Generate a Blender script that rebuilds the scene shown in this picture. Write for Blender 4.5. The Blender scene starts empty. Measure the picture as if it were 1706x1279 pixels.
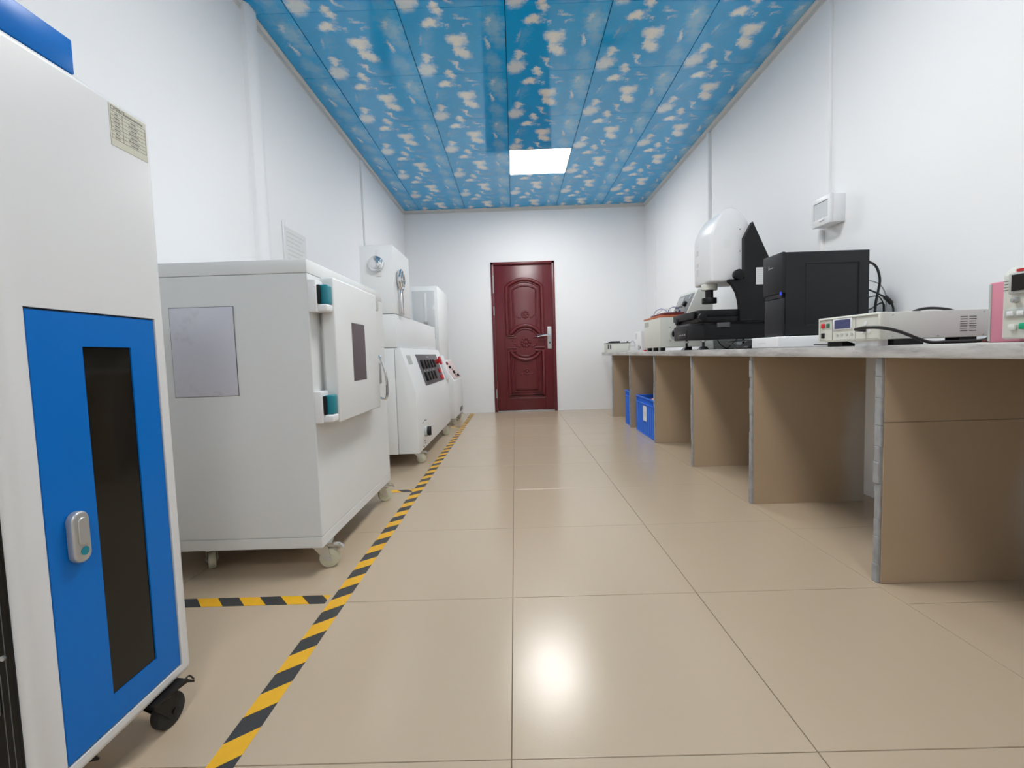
import bpy, bmesh, math, random
from math import sin, cos, pi, radians
from mathutils import Vector, Matrix
random.seed(7)
S = bpy.context.scene
COL = S.collection

# ------------------------------------------------------------------ camera
CAM_H = 0.7941
YAW, PITCH, ROLL, FPX = -0.0080, 0.0640, -0.0314, 761.93
def cam_dir(a, b):
    c, s = cos(-ROLL), sin(-ROLL); a, b = c*a - s*b, s*a + c*b
    x, y, z = a, 1.0, -b
    c, s = cos(PITCH), sin(PITCH); y, z = c*y + s*z, -s*y + c*z
    c, s = cos(YAW), sin(YAW); x, y = c*x + s*y, -s*x + c*y
    return Vector((x, y, z))
fw = cam_dir(0, 0).normalized(); rt = (cam_dir(1, 0) - cam_dir(0, 0)).normalized(); up = rt.cross(fw)
cd = bpy.data.cameras.new('camera'); cd.sensor_width = 36; cd.lens = 36*FPX/1706; cd.clip_start = 0.02
cam = bpy.data.objects.new('camera', cd); COL.objects.link(cam)
cam.matrix_world = Matrix(((rt.x, up.x, -fw.x, 0), (rt.y, up.y, -fw.y, 0), (rt.z, up.z, -fw.z, CAM_H), (0, 0, 0, 1)))
S.camera = cam
# ------------------------------------------------------------------ world, exposure
w = bpy.data.worlds.new('world'); S.world = w; w.use_nodes = True
w.node_tree.nodes['Background'].inputs[0].default_value = (0.8, 0.86, 0.95, 1)
w.node_tree.nodes['Background'].inputs[1].default_value = 0.3
S.view_settings.view_transform = 'Standard'; S.view_settings.look = 'None'
S.view_settings.exposure = 0.60; S.view_settings.gamma = 1.0; S.view_settings.use_curve_mapping = False
LAMP_STRENGTH = 22.0          # all ceiling LED panels
# ------------------------------------------------------------------ room numbers
XL, XR, YF, YB, ZC = -1.454, 1.823, 6.341, -2.4, 2.782
PS, PX0, PY0 = 0.6158, 0.0047, 3.3562        # ceiling panel grid
TS, TX0, TY0 = 0.6, -0.0307, 0.8511          # floor tile grid
WT = 0.786                                    # worktop height

# ------------------------------------------------------------------ materials
class NT:
    def __init__(s, name):
        s.m = bpy.data.materials.new(name); s.m.use_nodes = True; s.t = s.m.node_tree
        s.b = s.t.nodes['Principled BSDF']
    def n(s, kind, ins=None, **pr):
        nd = s.t.nodes.new(kind)
        for k, v in pr.items(): setattr(nd, k, v)
        for k, v in (ins or {}).items(): s.put(nd.inputs[k], v)
        return nd
    def put(s, sock, v):
        if isinstance(v, bpy.types.NodeSocket): s.t.links.new(v, sock)
        else: sock.default_value = v
    def math(s, op, a, b=0.0, c=0.0, clamp=False):
        nd = s.n('ShaderNodeMath', {0: a, 1: b, 2: c}, operation=op, use_clamp=clamp); return nd.outputs[0]
    def mix(s, f, a, b):
        nd = s.n('ShaderNodeMix', {0: f, 6: a, 7: b}, data_type='RGBA'); return nd.outputs[2]
    def rng(s, v, a, b, c=0.0, d=1.0, kind='SMOOTHSTEP'):
        nd = s.n('ShaderNodeMapRange', {0: v, 1: a, 2: b, 3: c, 4: d}, interpolation_type=kind); return nd.outputs[0]
    def noise(s, vec, scale, detail=3.0, rough=0.5):
        return s.n('ShaderNodeTexNoise', {'Vector': vec, 'Scale': scale, 'Detail': detail, 'Roughness': rough})
    def obj(s): return s.n('ShaderNodeTexCoord').outputs['Object']
    def bump(s, h, strength, dist=0.01):
        nd = s.n('ShaderNodeBump', {'Height': h, 'Strength': strength, 'Distance': dist}); s.put(s.b.inputs['Normal'], nd.outputs[0])
def C(*c): return (c[0], c[1], c[2], 1.0)
def mat(name, col, rough=0.5, metal=0.0, var=0.04, scale=14.0, bump=0.0, bscale=180.0, spec=0.5, coat=0.0):
    """procedural paint: base colour with a slight noise variation in tone"""
    t = NT(name); v = t.obj(); nz = t.noise(v, scale)
    lo = C(*[x*(1 - var) for x in col]); hi = C(*[min(1, x*(1 + var)) for x in col])
    t.put(t.b.inputs['Base Color'], t.mix(nz.outputs[0], lo, hi))
    t.b.inputs['Roughness'].default_value = rough; t.b.inputs['Metallic'].default_value = metal
    t.b.inputs['Specular IOR Level'].default_value = spec; t.b.inputs['Coat Weight'].default_value = coat
    if bump: t.bump(t.noise(v, bscale, 2.0).outputs[0], bump, 0.002)
    return t.m
M = {}
M['wall'] = mat('white wall paint', (.90, .90, .905), .55, var=.012, scale=1.2, bump=.06, bscale=60)
M['trim'] = mat('off white trim', (.66, .65, .62), .4)
M['white'] = mat('white powder coat', (.73, .73, .73), .38, var=.02, scale=3)
M['white2'] = mat('machine white enamel', (.86, .875, .875), .35, var=.02, scale=3)
M['plastic_white'] = mat('white plastic', (.82, .82, .83), .35, var=.02)
M['chamber'] = mat('light grey powder coat', (.76, .77, .765), .42, var=.02, scale=3)
M['blue'] = mat('blue enamel', (.0, .155, .56), .34, var=.03, scale=3, spec=.25)
M['black'] = mat('black plastic', (.007, .007, .008), .4, var=.1, spec=.35)
M['blacksoft'] = mat('black painted metal', (.008, .008, .009), .45, var=.12, scale=6, spec=.35)
M['pcblack'] = mat('dark grey pc steel', (.009, .010, .012), .45, var=.06, scale=5, spec=.35)
M['rubber'] = mat('black rubber', (.015, .015, .015), .7)
M['glassdark'] = mat('dark tinted window', (.014, .012, .009), .08, var=.1, scale=5, spec=.3)
M['glassreflect'] = mat('dark window with painted door reflection', (.05, .018, .026), .07, var=.15, scale=8, spec=.2)  # maroon base colour paints in the red door's reflection on dark glass
M['glassgrey'] = mat('grey acrylic', (.66, .68, .69), .12, var=.03)
M['chrome'] = mat('chrome', (.75, .75, .76), .13, 1.0)
M['steel'] = mat('zinc steel', (.56, .56, .54), .32, 1.0)
M['silver'] = mat('satin silver', (.50, .50, .49), .38, .6)
M['teal'] = mat('teal plastic', (.006, .22, .28), .35)
M['cream_wheel'] = mat('cream nylon wheel', (.60, .58, .43), .45)
M['beige'] = mat('beige instrument case', (.70, .70, .63), .45, var=.03)
M['beige2'] = mat('grey beige instrument case', (.72, .73, .68), .45, var=.03)
M['greybody'] = mat('light grey instrument case', (.50, .52, .49), .45)
M['panelgrey'] = mat('dark grey control panel', (.105, .10, .11), .4, var=.08)
M['conpanel'] = mat('mid grey instrument panel', (.20, .21, .21), .35)
M['orange'] = mat('orange plate', (.60, .16, .06), .45, var=.1)
M['darkred'] = mat('dark red lid', (.14, .022, .018), .5, var=.15)
M['red'] = mat('red plastic', (.62, .02, .03), .35)
M['pink'] = mat('pink plastic', (.70, .26, .34), .5)
M['palepink'] = mat('pale pink plate', (.72, .58, .56), .45)
M['green'] = mat('green plastic', (.03, .14, .07), .4)
M['emerald'] = mat('bright green button', (.0, .40, .20), .35)
M['lcd'] = mat('blue lcd', (.05, .055, .17), .15)
M['paper'] = mat('white paper', (.80, .80, .79), .7)
M['cream_paper'] = mat('cream sticker paper', (.60, .585, .48), .6)
M['ink'] = mat('grey ink', (.09, .09, .085), .7)
M['inkmid'] = mat('mid grey ink', (.24, .24, .22), .7)
M['inkfaint'] = mat('faint grey ink', (.68, .68, .68), .7)
M['usb'] = mat('blue usb plastic', (.02, .06, .75), .35)
M['crate'] = mat('blue crate plastic', (.03, .19, .80), .42, var=.08)
M['cable'] = mat('black cable', (.013, .013, .013), .45)
M['cablegrey'] = mat('grey cable', (.38, .38, .38), .5)
M['cableblue'] = mat('blue wire', (.12, .13, .42), .45)
M['grout'] = mat('brown grout', (.17, .13, .095), .8)
M['mortar'] = mat('grey mortar edge', (.34, .34, .34), .8, var=.35, scale=30, bump=.6, bscale=70)
M['panelblack'] = mat('glossy black panel', (.006, .006, .006), .22, spec=.3)
M['ceilback'] = mat('dark blue ceiling joint', (.0, .03, .07), .8)
M['line'] = mat('grey printed line', (.12, .125, .125), .5)

def smudged_panel():
    t = NT('lilac grey smudged steel'); v = t.obj(); n1 = t.noise(v, 7, 4, .6); n2 = t.noise(v, 2.2, 2)
    base = t.mix(n2.outputs[0], C(.58, .58, .66), C(.66, .66, .73))
    f = t.rng(n1.outputs[0], .56, .70, 0, .5)
    t.put(t.b.inputs['Base Color'], t.mix(f, base, C(.40, .38, .40)))
    t.b.inputs['Roughness'].default_value = .22; t.b.inputs['Metallic'].default_value = 0
    return t.m
M['smudge'] = smudged_panel()

def floor_tile():
    t = NT('polished beige floor tile'); v = t.obj()
    info = t.n('ShaderNodeObjectInfo')
    geo = t.n('ShaderNodeNewGeometry').outputs['Position']
    n1 = t.noise(geo, 1.3, 3); n2 = t.noise(geo, 45, 3, .6); n3 = t.noise(geo, 9, 5, .7)
    a = t.mix(n1.outputs[0], C(.515, .405, .285), C(.54, .43, .31))
    a = t.mix(t.math('MULTIPLY', n2.outputs[0], .10), a, C(.45, .35, .26))
    a = t.mix(t.math('MULTIPLY', info.outputs['Random'], .14), a, C(.51, .40, .30))
    # sparse scuffs
    a = t.mix(t.rng(n3.outputs[0], .735, .78, 0, .35), a, C(.25, .20, .16))
    t.put(t.b.inputs['Base Color'], a)
    t.put(t.b.inputs['Roughness'], t.rng(n3.outputs[0], .3, .7, .19, .22))
    t.b.inputs['Specular IOR Level'].default_value = .5
    t.bump(t.noise(geo, 320, 2).outputs[0], .07, .002)
    return t.m
M['tile'] = floor_tile()
def clad_tile():
    t = NT('brown beige bench tile'); v = t.n('ShaderNodeNewGeometry').outputs['Position']
    n1 = t.noise(v, 2.0, 3); n2 = t.noise(v, 60, 2)
    a = t.mix(n1.outputs[0], C(.46, .345, .225), C(.52, .395, .27))
    a = t.mix(t.math('MULTIPLY', n2.outputs[0], .2), a, C(.40, .30, .21))
    # pale cement dust left near the wall side of the bench
    xyz = t.n('ShaderNodeSeparateXYZ', {0: v}); n3 = t.noise(v, 5.0, 3)
    dust = t.math('MULTIPLY', t.rng(t.math('ADD', xyz.outputs[0], t.math('MULTIPLY', n3.outputs[0], .14)), 1.66, 1.78), t.rng(xyz.outputs[2], .66, .45))
    a = t.mix(t.math('MULTIPLY', dust, .75), a, C(.56, .54, .50))
    t.put(t.b.inputs['Base Color'], a); t.b.inputs['Roughness'].default_value = .42
    return t.m
M['clad'] = clad_tile()

def marble():
    t = NT('grey veined marble'); v = t.n('ShaderNodeNewGeometry').outputs['Position']
    mp = t.n('ShaderNodeMapping', {'Vector': v, 'Scale': (2.0, 1.0, 6.0)}).outputs[0]
    n1 = t.noise(mp, 3.0, 6, .65); n2 = t.noise(mp, 11, 5, .7)
    a = t.mix(t.rng(n1.outputs[0], .35, .65), C(.36, .345, .33), C(.62, .60, .58))
    a = t.mix(t.rng(n2.outputs[0], .56, .72, 0, .8), a, C(.26, .25, .245))
    t.put(t.b.inputs['Base Color'], a); t.b.inputs['Roughness'].default_value = .35
    return t.m
M['marble'] = marble()

def door_mat():
    t = NT('dark red door steel'); v = t.obj()
    mp = t.n('ShaderNodeMapping', {'Vector': v, 'Scale': (30.0, 30.0, 1.2)}).outputs[0]
    n1 = t.noise(mp, 2.0, 4, .6)
    t.put(t.b.inputs['Base Color'], t.mix(n1.outputs[0], C(.105, .009, .013), C(.16, .018, .024)))
    t.b.inputs['Roughness'].default_value = .30
    return t.m
M['door'] = door_mat()

def hazard(name, along, k, phase, period):
    """yellow and black diagonal tape; along: 0 stripes step along x, 1 along y"""
    t = NT(name); v = t.n('ShaderNodeNewGeometry').outputs['Position']
    xyz = t.n('ShaderNodeSeparateXYZ', {0: v}); x, y = xyz.outputs[0], xyz.outputs[1]
    a, b = (x, y) if along == 0 else (y, x)
    s = t.math('ADD', a, t.math('MULTIPLY', b, k))
    fr = t.math('FRACT', t.math('DIVIDE', t.math('SUBTRACT', s, phase), period))
    blk = t.math('LESS_THAN', fr, .5)
    nz = t.noise(v, 30, 4, .6)
    yel = t.mix(nz.outputs[0], C(.78, .39, .012), C(.90, .49, .018))
    bl = t.mix(nz.outputs[0], C(.028, .03, .032), C(.05, .052, .055))
    t.put(t.b.inputs['Base Color'], t.mix(blk, yel, bl))
    t.b.inputs['Roughness'].default_value = .4
    t.bump(nz.outputs[0], .15, .003)
    return t.m
M['hazard_y'] = hazard('hazard tape lengthwise', 1, -0.8, 1.043 + .8*.634, .1405)
M['hazard_x'] = hazard('hazard tape crosswise', 0, .93, -1.035 + .93*1.5, .1425)

def sky_print():
    t = NT('printed cloud ceiling panel'); v = t.obj()
    v = t.n('ShaderNodeMapping', {'Vector': v, 'Scale': (1/PS, 1/PS, 1.0)}).outputs[0]
    nz = t.noise(v, 7.0, 8, .70)
    off = t.n('ShaderNodeVectorMath', {0: nz.outputs['Color'], 1: (.5, .5, .5)}, operation='SUBTRACT').outputs[0]
    def warp(k):
        o = t.n('ShaderNodeVectorMath', {0: off, 3: k}, operation='SCALE').outputs[0]
        return t.n('ShaderNodeVectorMath', {0: v, 1: o}, operation='ADD').outputs[0]
    V1, V2 = warp(.27), warp(.36)
    def blob(V, c, r, ang, a=1.05, b=.55, k=1.0):
        m = t.n('ShaderNodeMapping', {'Vector': V, 'Location': (c[0], c[1], 0), 'Rotation': (0, 0, radians(ang)), 'Scale': (r[0], r[1], 1.0)}, vector_type='TEXTURE').outputs[0]
        l = t.n('ShaderNodeVectorMath', {0: t.n('ShaderNodeVectorMath', {0: m, 1: (1, 1, 0)}, operation='MULTIPLY').outputs[0]}, operation='LENGTH').outputs['Value']
        return t.rng(l, a, b, 0, k)
    def total(L):
        r = L[0]
        for q in L[1:]: r = t.math('MAXIMUM', r, q)
        return r
    puffs = total([
        blob(V1, (.10, .90), (.115, .185), 12, 1.1, .35, .8), blob(V1, (.10, -.10), (.115, .185), 12, 1.1, .35, .8),
        blob(V1, (.14, .70), (.065, .075), 0, 1.1, .35, .85),
        blob(V1, (.26, .20), (.125, .085), -8, 1.1, .4), blob(V1, (.35, .03), (.062, .115), -14, 1.1, .4, .92), blob(V1, (.35, 1.03), (.062, .115), -14, 1.1, .4, .92),
        blob(V1, (.49, .44), (.135, .115), 10, 1.1, .4), blob(V1, (.53, .62), (.075, .17), -28, 1.1, .4, .95), blob(V1, (.44, .84), (.032, .13), -30, 1.1, .3, .8),
        blob(V1, (.79, .50), (.030, .12), -15, 1.1, .3, .8), blob(V1, (.83, .20), (.03, .07), 10, 1.1, .3, .5),
        blob(V1, (.57, .13), (.08, .030), 10, 1.1, .2, .6), blob(V1, (.13, .42), (.03, .11), 22, 1.1, .1, .35),
        blob(V1, (.42, .23), (.04, .03), 0, 1.1, .2, .55), blob(V1, (.62, .24), (.03, .04), 0, 1.1, .2, .45),
    ])
    soft = total([
        blob(V2, (.89, .30), (.13, .36), -8, 1.1, .0, .75), blob(V2, (.86, .82), (.10, .26), -8, 1.1, .0, .5),
        blob(V2, (.20, .45), (.07, .22), 15, 1.1, .0, .22), blob(V2, (.60, .95), (.16, .12), 0, 1.1, .0, .22),
    ])
    tone = t.noise(v, 1.7, 2)
    xyz = t.n('ShaderNodeSeparateXYZ', {0: v})
    blue = t.mix(tone.outputs[0], C(.0, .34, .74), C(.0, .42, .82))
    c1 = t.mix(soft, blue, C(.36, .62, .78))
    shade = t.noise(V1, 22, 3, .6)
    cloud = t.mix(shade.outputs[0], C(.74, .78, .76), C(1.0, .96, .86))
    col = t.mix(puffs, c1, cloud)
    t.put(t.b.inputs['Base Color'], col)
    t.b.inputs['Roughness'].default_value = .06
    t.b.inputs['IOR'].default_value = 1.68
    t.bump(t.noise(t.n('ShaderNodeNewGeometry').outputs['Position'], 3.0, 1).outputs[0], .03, .02)
    return t.m
M['sky'] = sky_print()

def emit(name, strength, col=(1, 1, 1)):
    t = NT(name); nz = t.noise(t.obj(), 3)
    t.b.inputs['Base Color'].default_value = C(.9, .9, .9)
    t.put(t.b.inputs['Emission Color'], t.mix(nz.outputs[0], C(*col), C(*[c*.99 for c in col])))
    t.b.inputs['Emission Strength'].default_value = strength
    return t.m
M['led'] = emit('led diffuser', LAMP_STRENGTH, (1.0, .99, .975))

# ------------------------------------------------------------------ mesh helpers
class MB:
    def __init__(s): s.bm = bmesh.new()
    def _merge(s, tmp, matrix=None):
        if matrix is not None: bmesh.ops.transform(tmp, matrix=matrix, verts=tmp.verts)
        me = bpy.data.meshes.new('t'); tmp.to_mesh(me); tmp.free(); s.bm.from_mesh(me); bpy.data.meshes.remove(me)
    def box(s, x0, x1, y0, y1, z0, z1, bev=0, seg=2, matrix=None):
        t = bmesh.new(); bmesh.ops.create_cube(t, size=1)
        for v in t.verts: v.co = ((x0+x1)/2 + v.co.x*(x1-x0), (y0+y1)/2 + v.co.y*(y1-y0), (z0+z1)/2 + v.co.z*(z1-z0))
        if bev: bmesh.ops.bevel(t, geom=t.edges[:], offset=bev, segments=seg, profile=.5, affect='EDGES')
        s._merge(t, matrix); return s
    def prism(s, poly, axis, a, b, bev=0, seg=2, matrix=None):
        """poly in the two other axes (in x,y,z order) extruded along axis from a to b"""
        t = bmesh.new()
        def p(u, v, d): return {'x': (d, u, v), 'y': (u, d, v), 'z': (u, v, d)}[axis]
        A = [t.verts.new(p(u, v, a)) for u, v in poly]; B = [t.verts.new(p(u, v, b)) for u, v in poly]
        n = len(poly)
        t.faces.new(A); t.faces.new(B[::-1])
        for i in range(n): t.faces.new((A[i], B[i], B[(i+1) % n], A[(i+1) % n]))
        bmesh.ops.recalc_face_normals(t, faces=t.faces[:])
        if bev:
            ed = [e for e in t.edges if e.calc_face_angle(0) > .35]
            bmesh.ops.bevel(t, geom=ed, offset=bev, segments=seg, profile=.5, affect='EDGES')
        s._merge(t, matrix); return s
    def pocket(s, x0, x1, y0, y1, z0, z1, py0, py1, pz0, pz1, depth, bev=0, seg=2, face=1):
        """box with a rectangular pocket sunk into its +x (face=1) or -x face"""
        t = bmesh.new()
        xf, xb = (x1, x0) if face > 0 else (x0, x1); xp = xf - face*depth
        O = [(y0, z0), (y1, z0), (y1, z1), (y0, z1)]; I = [(py0, pz0), (py1, pz0), (py1, pz1), (py0, pz1)]
        of = [t.verts.new((xf, *q)) for q in O]; ob = [t.verts.new((xb, *q)) for q in O]
        inf = [t.verts.new((xf, *q)) for q in I]; inb = [t.verts.new((xp, *q)) for q in I]
        t.faces.new(ob); t.faces.new(inb)
        for i in range(4):
            j = (i+1) % 4
            t.faces.new((of[i], of[j], ob[j], ob[i])); t.faces.new((of[i], of[j], inf[j], inf[i])); t.faces.new((inf[i], inf[j], inb[j], inb[i]))
        bmesh.ops.recalc_face_normals(t, faces=t.faces[:])
        if bev:
            ov = set(of + ob)
            ed = [e for e in t.edges if e.verts[0] in ov and e.verts[1] in ov]
            bmesh.ops.bevel(t, geom=ed, offset=bev, segments=seg, profile=.5, affect='EDGES')
        s._merge(t); return s
    def cyl(s, p0, p1, r, r2=None, seg=24, bev=0):
        p0, p1 = Vector(p0), Vector(p1); d = p1 - p0
        t = bmesh.new(); bmesh.ops.create_cone(t, cap_ends=True, segments=seg, radius1=r, radius2=r if r2 is None else r2, depth=d.length)
        if bev:
            ed = [e for e in t.edges if e.calc_face_angle(0) > 1.0]
            bmesh.ops.bevel(t, geom=ed, offset=bev, segments=2, profile=.5, affect='EDGES')
        s._merge(t, Matrix.Translation((p0+p1)/2) @ d.to_track_quat('Z', 'Y').to_matrix().to_4x4()); return s
    def sph(s, c, r, sc=(1, 1, 1), seg=16):
        t = bmesh.new(); bmesh.ops.create_uvsphere(t, u_segments=seg, v_segments=seg//2, radius=r)
        s._merge(t, Matrix.Translation(c) @ Matrix.Diagonal((*sc, 1))); return s
    def torus(s, c, R, r, axis='x', seg=28, sub=10, a0=0.0, a1=2*pi):
        pts = []
        for i in range(seg + 1):
            a = a0 + (a1-a0)*i/seg
            q = {'x': (0, cos(a)*R, sin(a)*R), 'y': (cos(a)*R, 0, sin(a)*R), 'z': (cos(a)*R, sin(a)*R, 0)}[axis]
            pts.append(Vector(c) + Vector(q))
        return s.tube(pts, r, sub, smooth=False)
    def tube(s, pts, r, seg=10, smooth=True, flat=1.0, flat_axis=None):
        pts = [Vector(p) for p in pts]
        if smooth and len(pts) > 2:
            P = [pts[0]] + pts + [pts[-1]]; out = []
            for i in range(1, len(P)-2):
                for k in range(6):
                    u = k/6.0; a, b, c, d = P[i-1], P[i], P[i+1], P[i+2]
                    out.append(.5*((2*b) + (c-a)*u + (2*a-5*b+4*c-d)*u*u + (3*b-a-3*c+d)*u**3))
            out.append(pts[-1]); pts = out
        t = s.bm; rings = []; n = None
        for i, p in enumerate(pts):
            d = (pts[min(i+1, len(pts)-1)] - pts[max(i-1, 0)])
            if d.length < 1e-9: d = Vector((0, 0, 1))
            d.normalize()
            if n is None:
                n = Vector((0, 0, 1)) if abs(d.z) < .9 else Vector((1, 0, 0))
            n = (n - d*n.dot(d)); n.normalize(); bn = d.cross(n)
            ring = []
            for k in range(seg):
                o = n*cos(2*pi*k/seg)*r + bn*sin(2*pi*k/seg)*r
                if flat_axis is not None: o[flat_axis] *= flat
                ring.append(t.verts.new(p + o))
            rings.append(ring)
        for a, b in zip(rings, rings[1:]):
            for k in range(seg): t.faces.new((a[k], a[(k+1) % seg], b[(k+1) % seg], b[k]))
        t.faces.new(rings[0][::-1]); t.faces.new(rings[-1]); return s
    def build(s, name, m, parent=None, origin=None, ang=35):
        o0 = ORG[parent] if parent is not None else Vector(origin or (0, 0, 0))
        bmesh.ops.translate(s.bm, verts=s.bm.verts, vec=-o0)
        bmesh.ops.recalc_face_normals(s.bm, faces=s.bm.faces[:])
        me = bpy.data.meshes.new(name); s.bm.to_mesh(me); s.bm.free()
        me.materials.append(M[m] if isinstance(m, str) else m)
        me.shade_smooth(); me.set_sharp_from_angle(angle=radians(ang))
        o = bpy.data.objects.new(name, me); COL.objects.link(o)
        if parent is not None: o.parent = parent
        else: o.location = o0
        ORG[o] = o0
        return o
ORG = {}
def tag(o, label, cat, group=None, kind=None):
    o['label'] = label; o['category'] = cat
    if group: o['group'] = group
    if kind: o['kind'] = kind
    return o
def thing(name, label, cat, loc, group=None):
    o = bpy.data.objects.new(name, None); COL.objects.link(o); o.empty_display_size = .05
    o.location = loc; ORG[o] = Vector(loc); return tag(o, label, cat, group)
def box(name, m, parent, *a, **k): return MB().box(*a, **k).build(name, m, parent)
def inst(src, parent, off, name=None):
    c = src.copy(); COL.objects.link(c); c.parent = parent; c.location = Vector(src.location) + Vector(off); ORG[c] = ORG[src]; return c
def struct(o, label, cat): o['label'] = label; o['category'] = cat; o['kind'] = 'structure'; return o
def text(name, s, size, m, parent, pos, right, upv, depth=.0004):
    cu = bpy.data.curves.new(name, 'FONT'); cu.body = s; cu.size = size; cu.extrude = depth
    tmp = bpy.data.objects.new(name, cu); COL.objects.link(tmp)
    bpy.context.view_layer.update()
    me = bpy.data.meshes.new_from_object(tmp.evaluated_get(bpy.context.evaluated_depsgraph_get()))
    bpy.data.objects.remove(tmp)
    R, U = Vector(right), Vector(upv); N = R.cross(U); p = Vector(pos) - ORG[parent]
    me.transform(Matrix(((R.x, U.x, N.x, p.x), (R.y, U.y, N.y, p.y), (R.z, U.z, N.z, p.z), (0, 0, 0, 1))))
    me.materials.clear(); me.materials.append(M[m])
    o = bpy.data.objects.new(name, me); COL.objects.link(o); o.parent = parent; ORG[o] = ORG[parent]; return o

# ================================================================== SETTING
# floor with separate tiles
floor = MB().box(XL-.1, XR+.1, YB-.1, YF+.1, -.08, -.0025).build('floor', 'grout')
struct(floor, 'polished beige tiled floor with thin dark joints', 'floor')
def cuts(v0, step, lo, hi):
    out = [lo]; k = math.ceil((lo - v0)/step + 1e-6)
    while v0 + k*step < hi - 1e-4: out.append(v0 + k*step); k += 1
    out.append(hi); return out
cache = {}
G = .0010
xs = cuts(TX0, TS, XL, XR)
for x0, x1 in zip(xs, xs[1:]):
    ys = cuts(TY0 if x0 < 1.1 else TY0 - .098, TS, YB, YF)
    for y0, y1 in zip(ys, ys[1:]):
        key = (round(x1-x0, 3), round(y1-y0, 3))
        if key not in cache:
            a, b = (x1-x0)/2 - G, (y1-y0)/2 - G
            t = MB().box(-a, a, -b, b, -.01, 0, bev=.0008, seg=1).build('tile', 'tile', floor); cache[key] = t
        else:
            t = cache[key].copy(); COL.objects.link(t); t.parent = floor
        t.location = ((x0+x1)/2, (y0+y1)/2, 0)
# walls
wl = MB().box(XL-.15, XL, YB, YF, 0, ZC+.1).build('wall_left', 'wall'); struct(wl, 'plain white left wall behind the test machines', 'wall')
wr = MB().box(XR, XR+.15, YB, YF, 0, ZC+.1).build('wall_right', 'wall'); struct(wr, 'plain white right wall behind the long workbench', 'wall')
DL, DR, DZ = -.295, .575, 2.056
m = MB(); m.box(XL-.15, DL, YF, YF+.15, 0, ZC+.1); m.box(DR, XR+.15, YF, YF+.15, 0, ZC+.1); m.box(DL, DR, YF, YF+.15, DZ, ZC+.1)
struct(m.build('wall_front', 'wall'), 'white end wall around the dark red door', 'wall')
struct(MB().box(XL-.15, XR+.15, YB-.15, YB, 0, ZC+.1).build('wall_back', 'wall'), 'white wall behind the camera', 'wall')
# ceiling with separate printed panels
ceil = MB().box(XL-.15, XR+.15, YB-.1, YF+.1, ZC+.012, ZC+.1).build('ceiling', 'ceilback')
struct(ceil, 'suspended ceiling of blue cloud-printed glossy panels', 'ceiling')
LAMPS = [(0, 2), (0, -3), (0, -8)]
cache = {}
xs = cuts(PX0, PS, XL, XR); ys = cuts(PY0, PS, YB, YF)
for x0, x1 in zip(xs, xs[1:]):
    i = math.floor((x0 - PX0)/PS + 1e-4)
    for y0, y1 in zip(ys, ys[1:]):
        j = math.floor((y0 - PY0)/PS + 1e-4)
        if (i, j) in LAMPS: continue
        cx, cy = PX0 + i*PS, PY0 + j*PS
        key = (round(x0-cx, 3), round(x1-cx, 3), round(y0-cy, 3), round(y1-cy, 3))
        g = .0024; g2 = .0012
        if key not in cache:
            p = MB().box(x0-cx+g, x1-cx-g, y0-cy+g2, y1-cy-g2, 0, .010, bev=.0008, seg=1).build('ceiling_panel', 'sky', ceil); cache[key] = p
        else:
            p = cache[key].copy(); COL.objects.link(p); p.parent = ceil
        p.location = (cx, cy, ZC)
# crown trims
def crown(name, label, pts_poly, axis, a, b): struct(MB().prism(pts_poly, axis, a, b).build(name, 'trim'), label, 'trim')
cr = lambda x, s: [(x, ZC-.045), (x + s*.008, ZC-.045), (x + s*.010, ZC-.02), (x + s*.022, ZC-.006), (x + s*.022, ZC-.0005), (x, ZC-.0005)]
crown('trim_1', 'off-white angle trim along the left edge of the ceiling', cr(XL, 1), 'y', 2.77, YF)
crown('trim_2', 'off-white angle trim along the right edge of the ceiling', cr(XR, -1), 'y', YB, YF)
crown('trim_3', 'off-white angle trim along the ceiling above the door wall', [(y, z) for y, z in cr(YF, -1)], 'x', XL, XR)
crown('trim_5', 'off-white angle trim along the ceiling over the near left wall', cr(XL, 1), 'y', YB, 2.63)
# boxed-in pipe on the left wall
pil = MB().prism([(XL, 2.632), (XL+.025, 2.636), (XL+.038, 2.66), (XL+.040, 2.70), (XL+.036, 2.735), (XL+.018, 2.765), (XL, 2.772)], 'z', 0, ZC-.0005)
struct(pil.build('trim_4', 'wall', ang=50), 'rounded white boxed-in pipe running up the left wall', 'trim')

# ---------------------------------------------------------------- ceiling lamps
def led_panel(i, j, label):
    x0, y0 = PX0 + i*PS, PY0 + j*PS
    t = thing('led_panel_light', label, 'ceiling light', (x0+PS/2, y0+PS/2, ZC), 'square led ceiling panels')
    f = MB(); g = .002; wd = .008
    for a in ((x0+g, x0+PS-g, y0+g, y0+g+wd), (x0+g, x0+PS-g, y0+PS-g-wd, y0+PS-g), (x0+g, x0+g+wd, y0+g+wd, y0+PS-g-wd), (x0+PS-g-wd, x0+PS-g, y0+g+wd, y0+PS-g-wd)):
        f.box(*a, ZC-.003, ZC+.010)
    f.build('frame', 'plastic_white', t)
    box('diffuser', 'led', t, x0+g+wd, x0+PS-g-wd, y0+g+wd, y0+PS-g-wd, ZC-.001, ZC+.009)
led_panel(0, 2, 'square bright led panel set into the cloud-printed ceiling near the door')
led_panel(0, -3, 'square led panel in the ceiling just in front of the camera, above the frame')
led_panel(0, -8, 'square led panel in the ceiling behind the camera')

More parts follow.
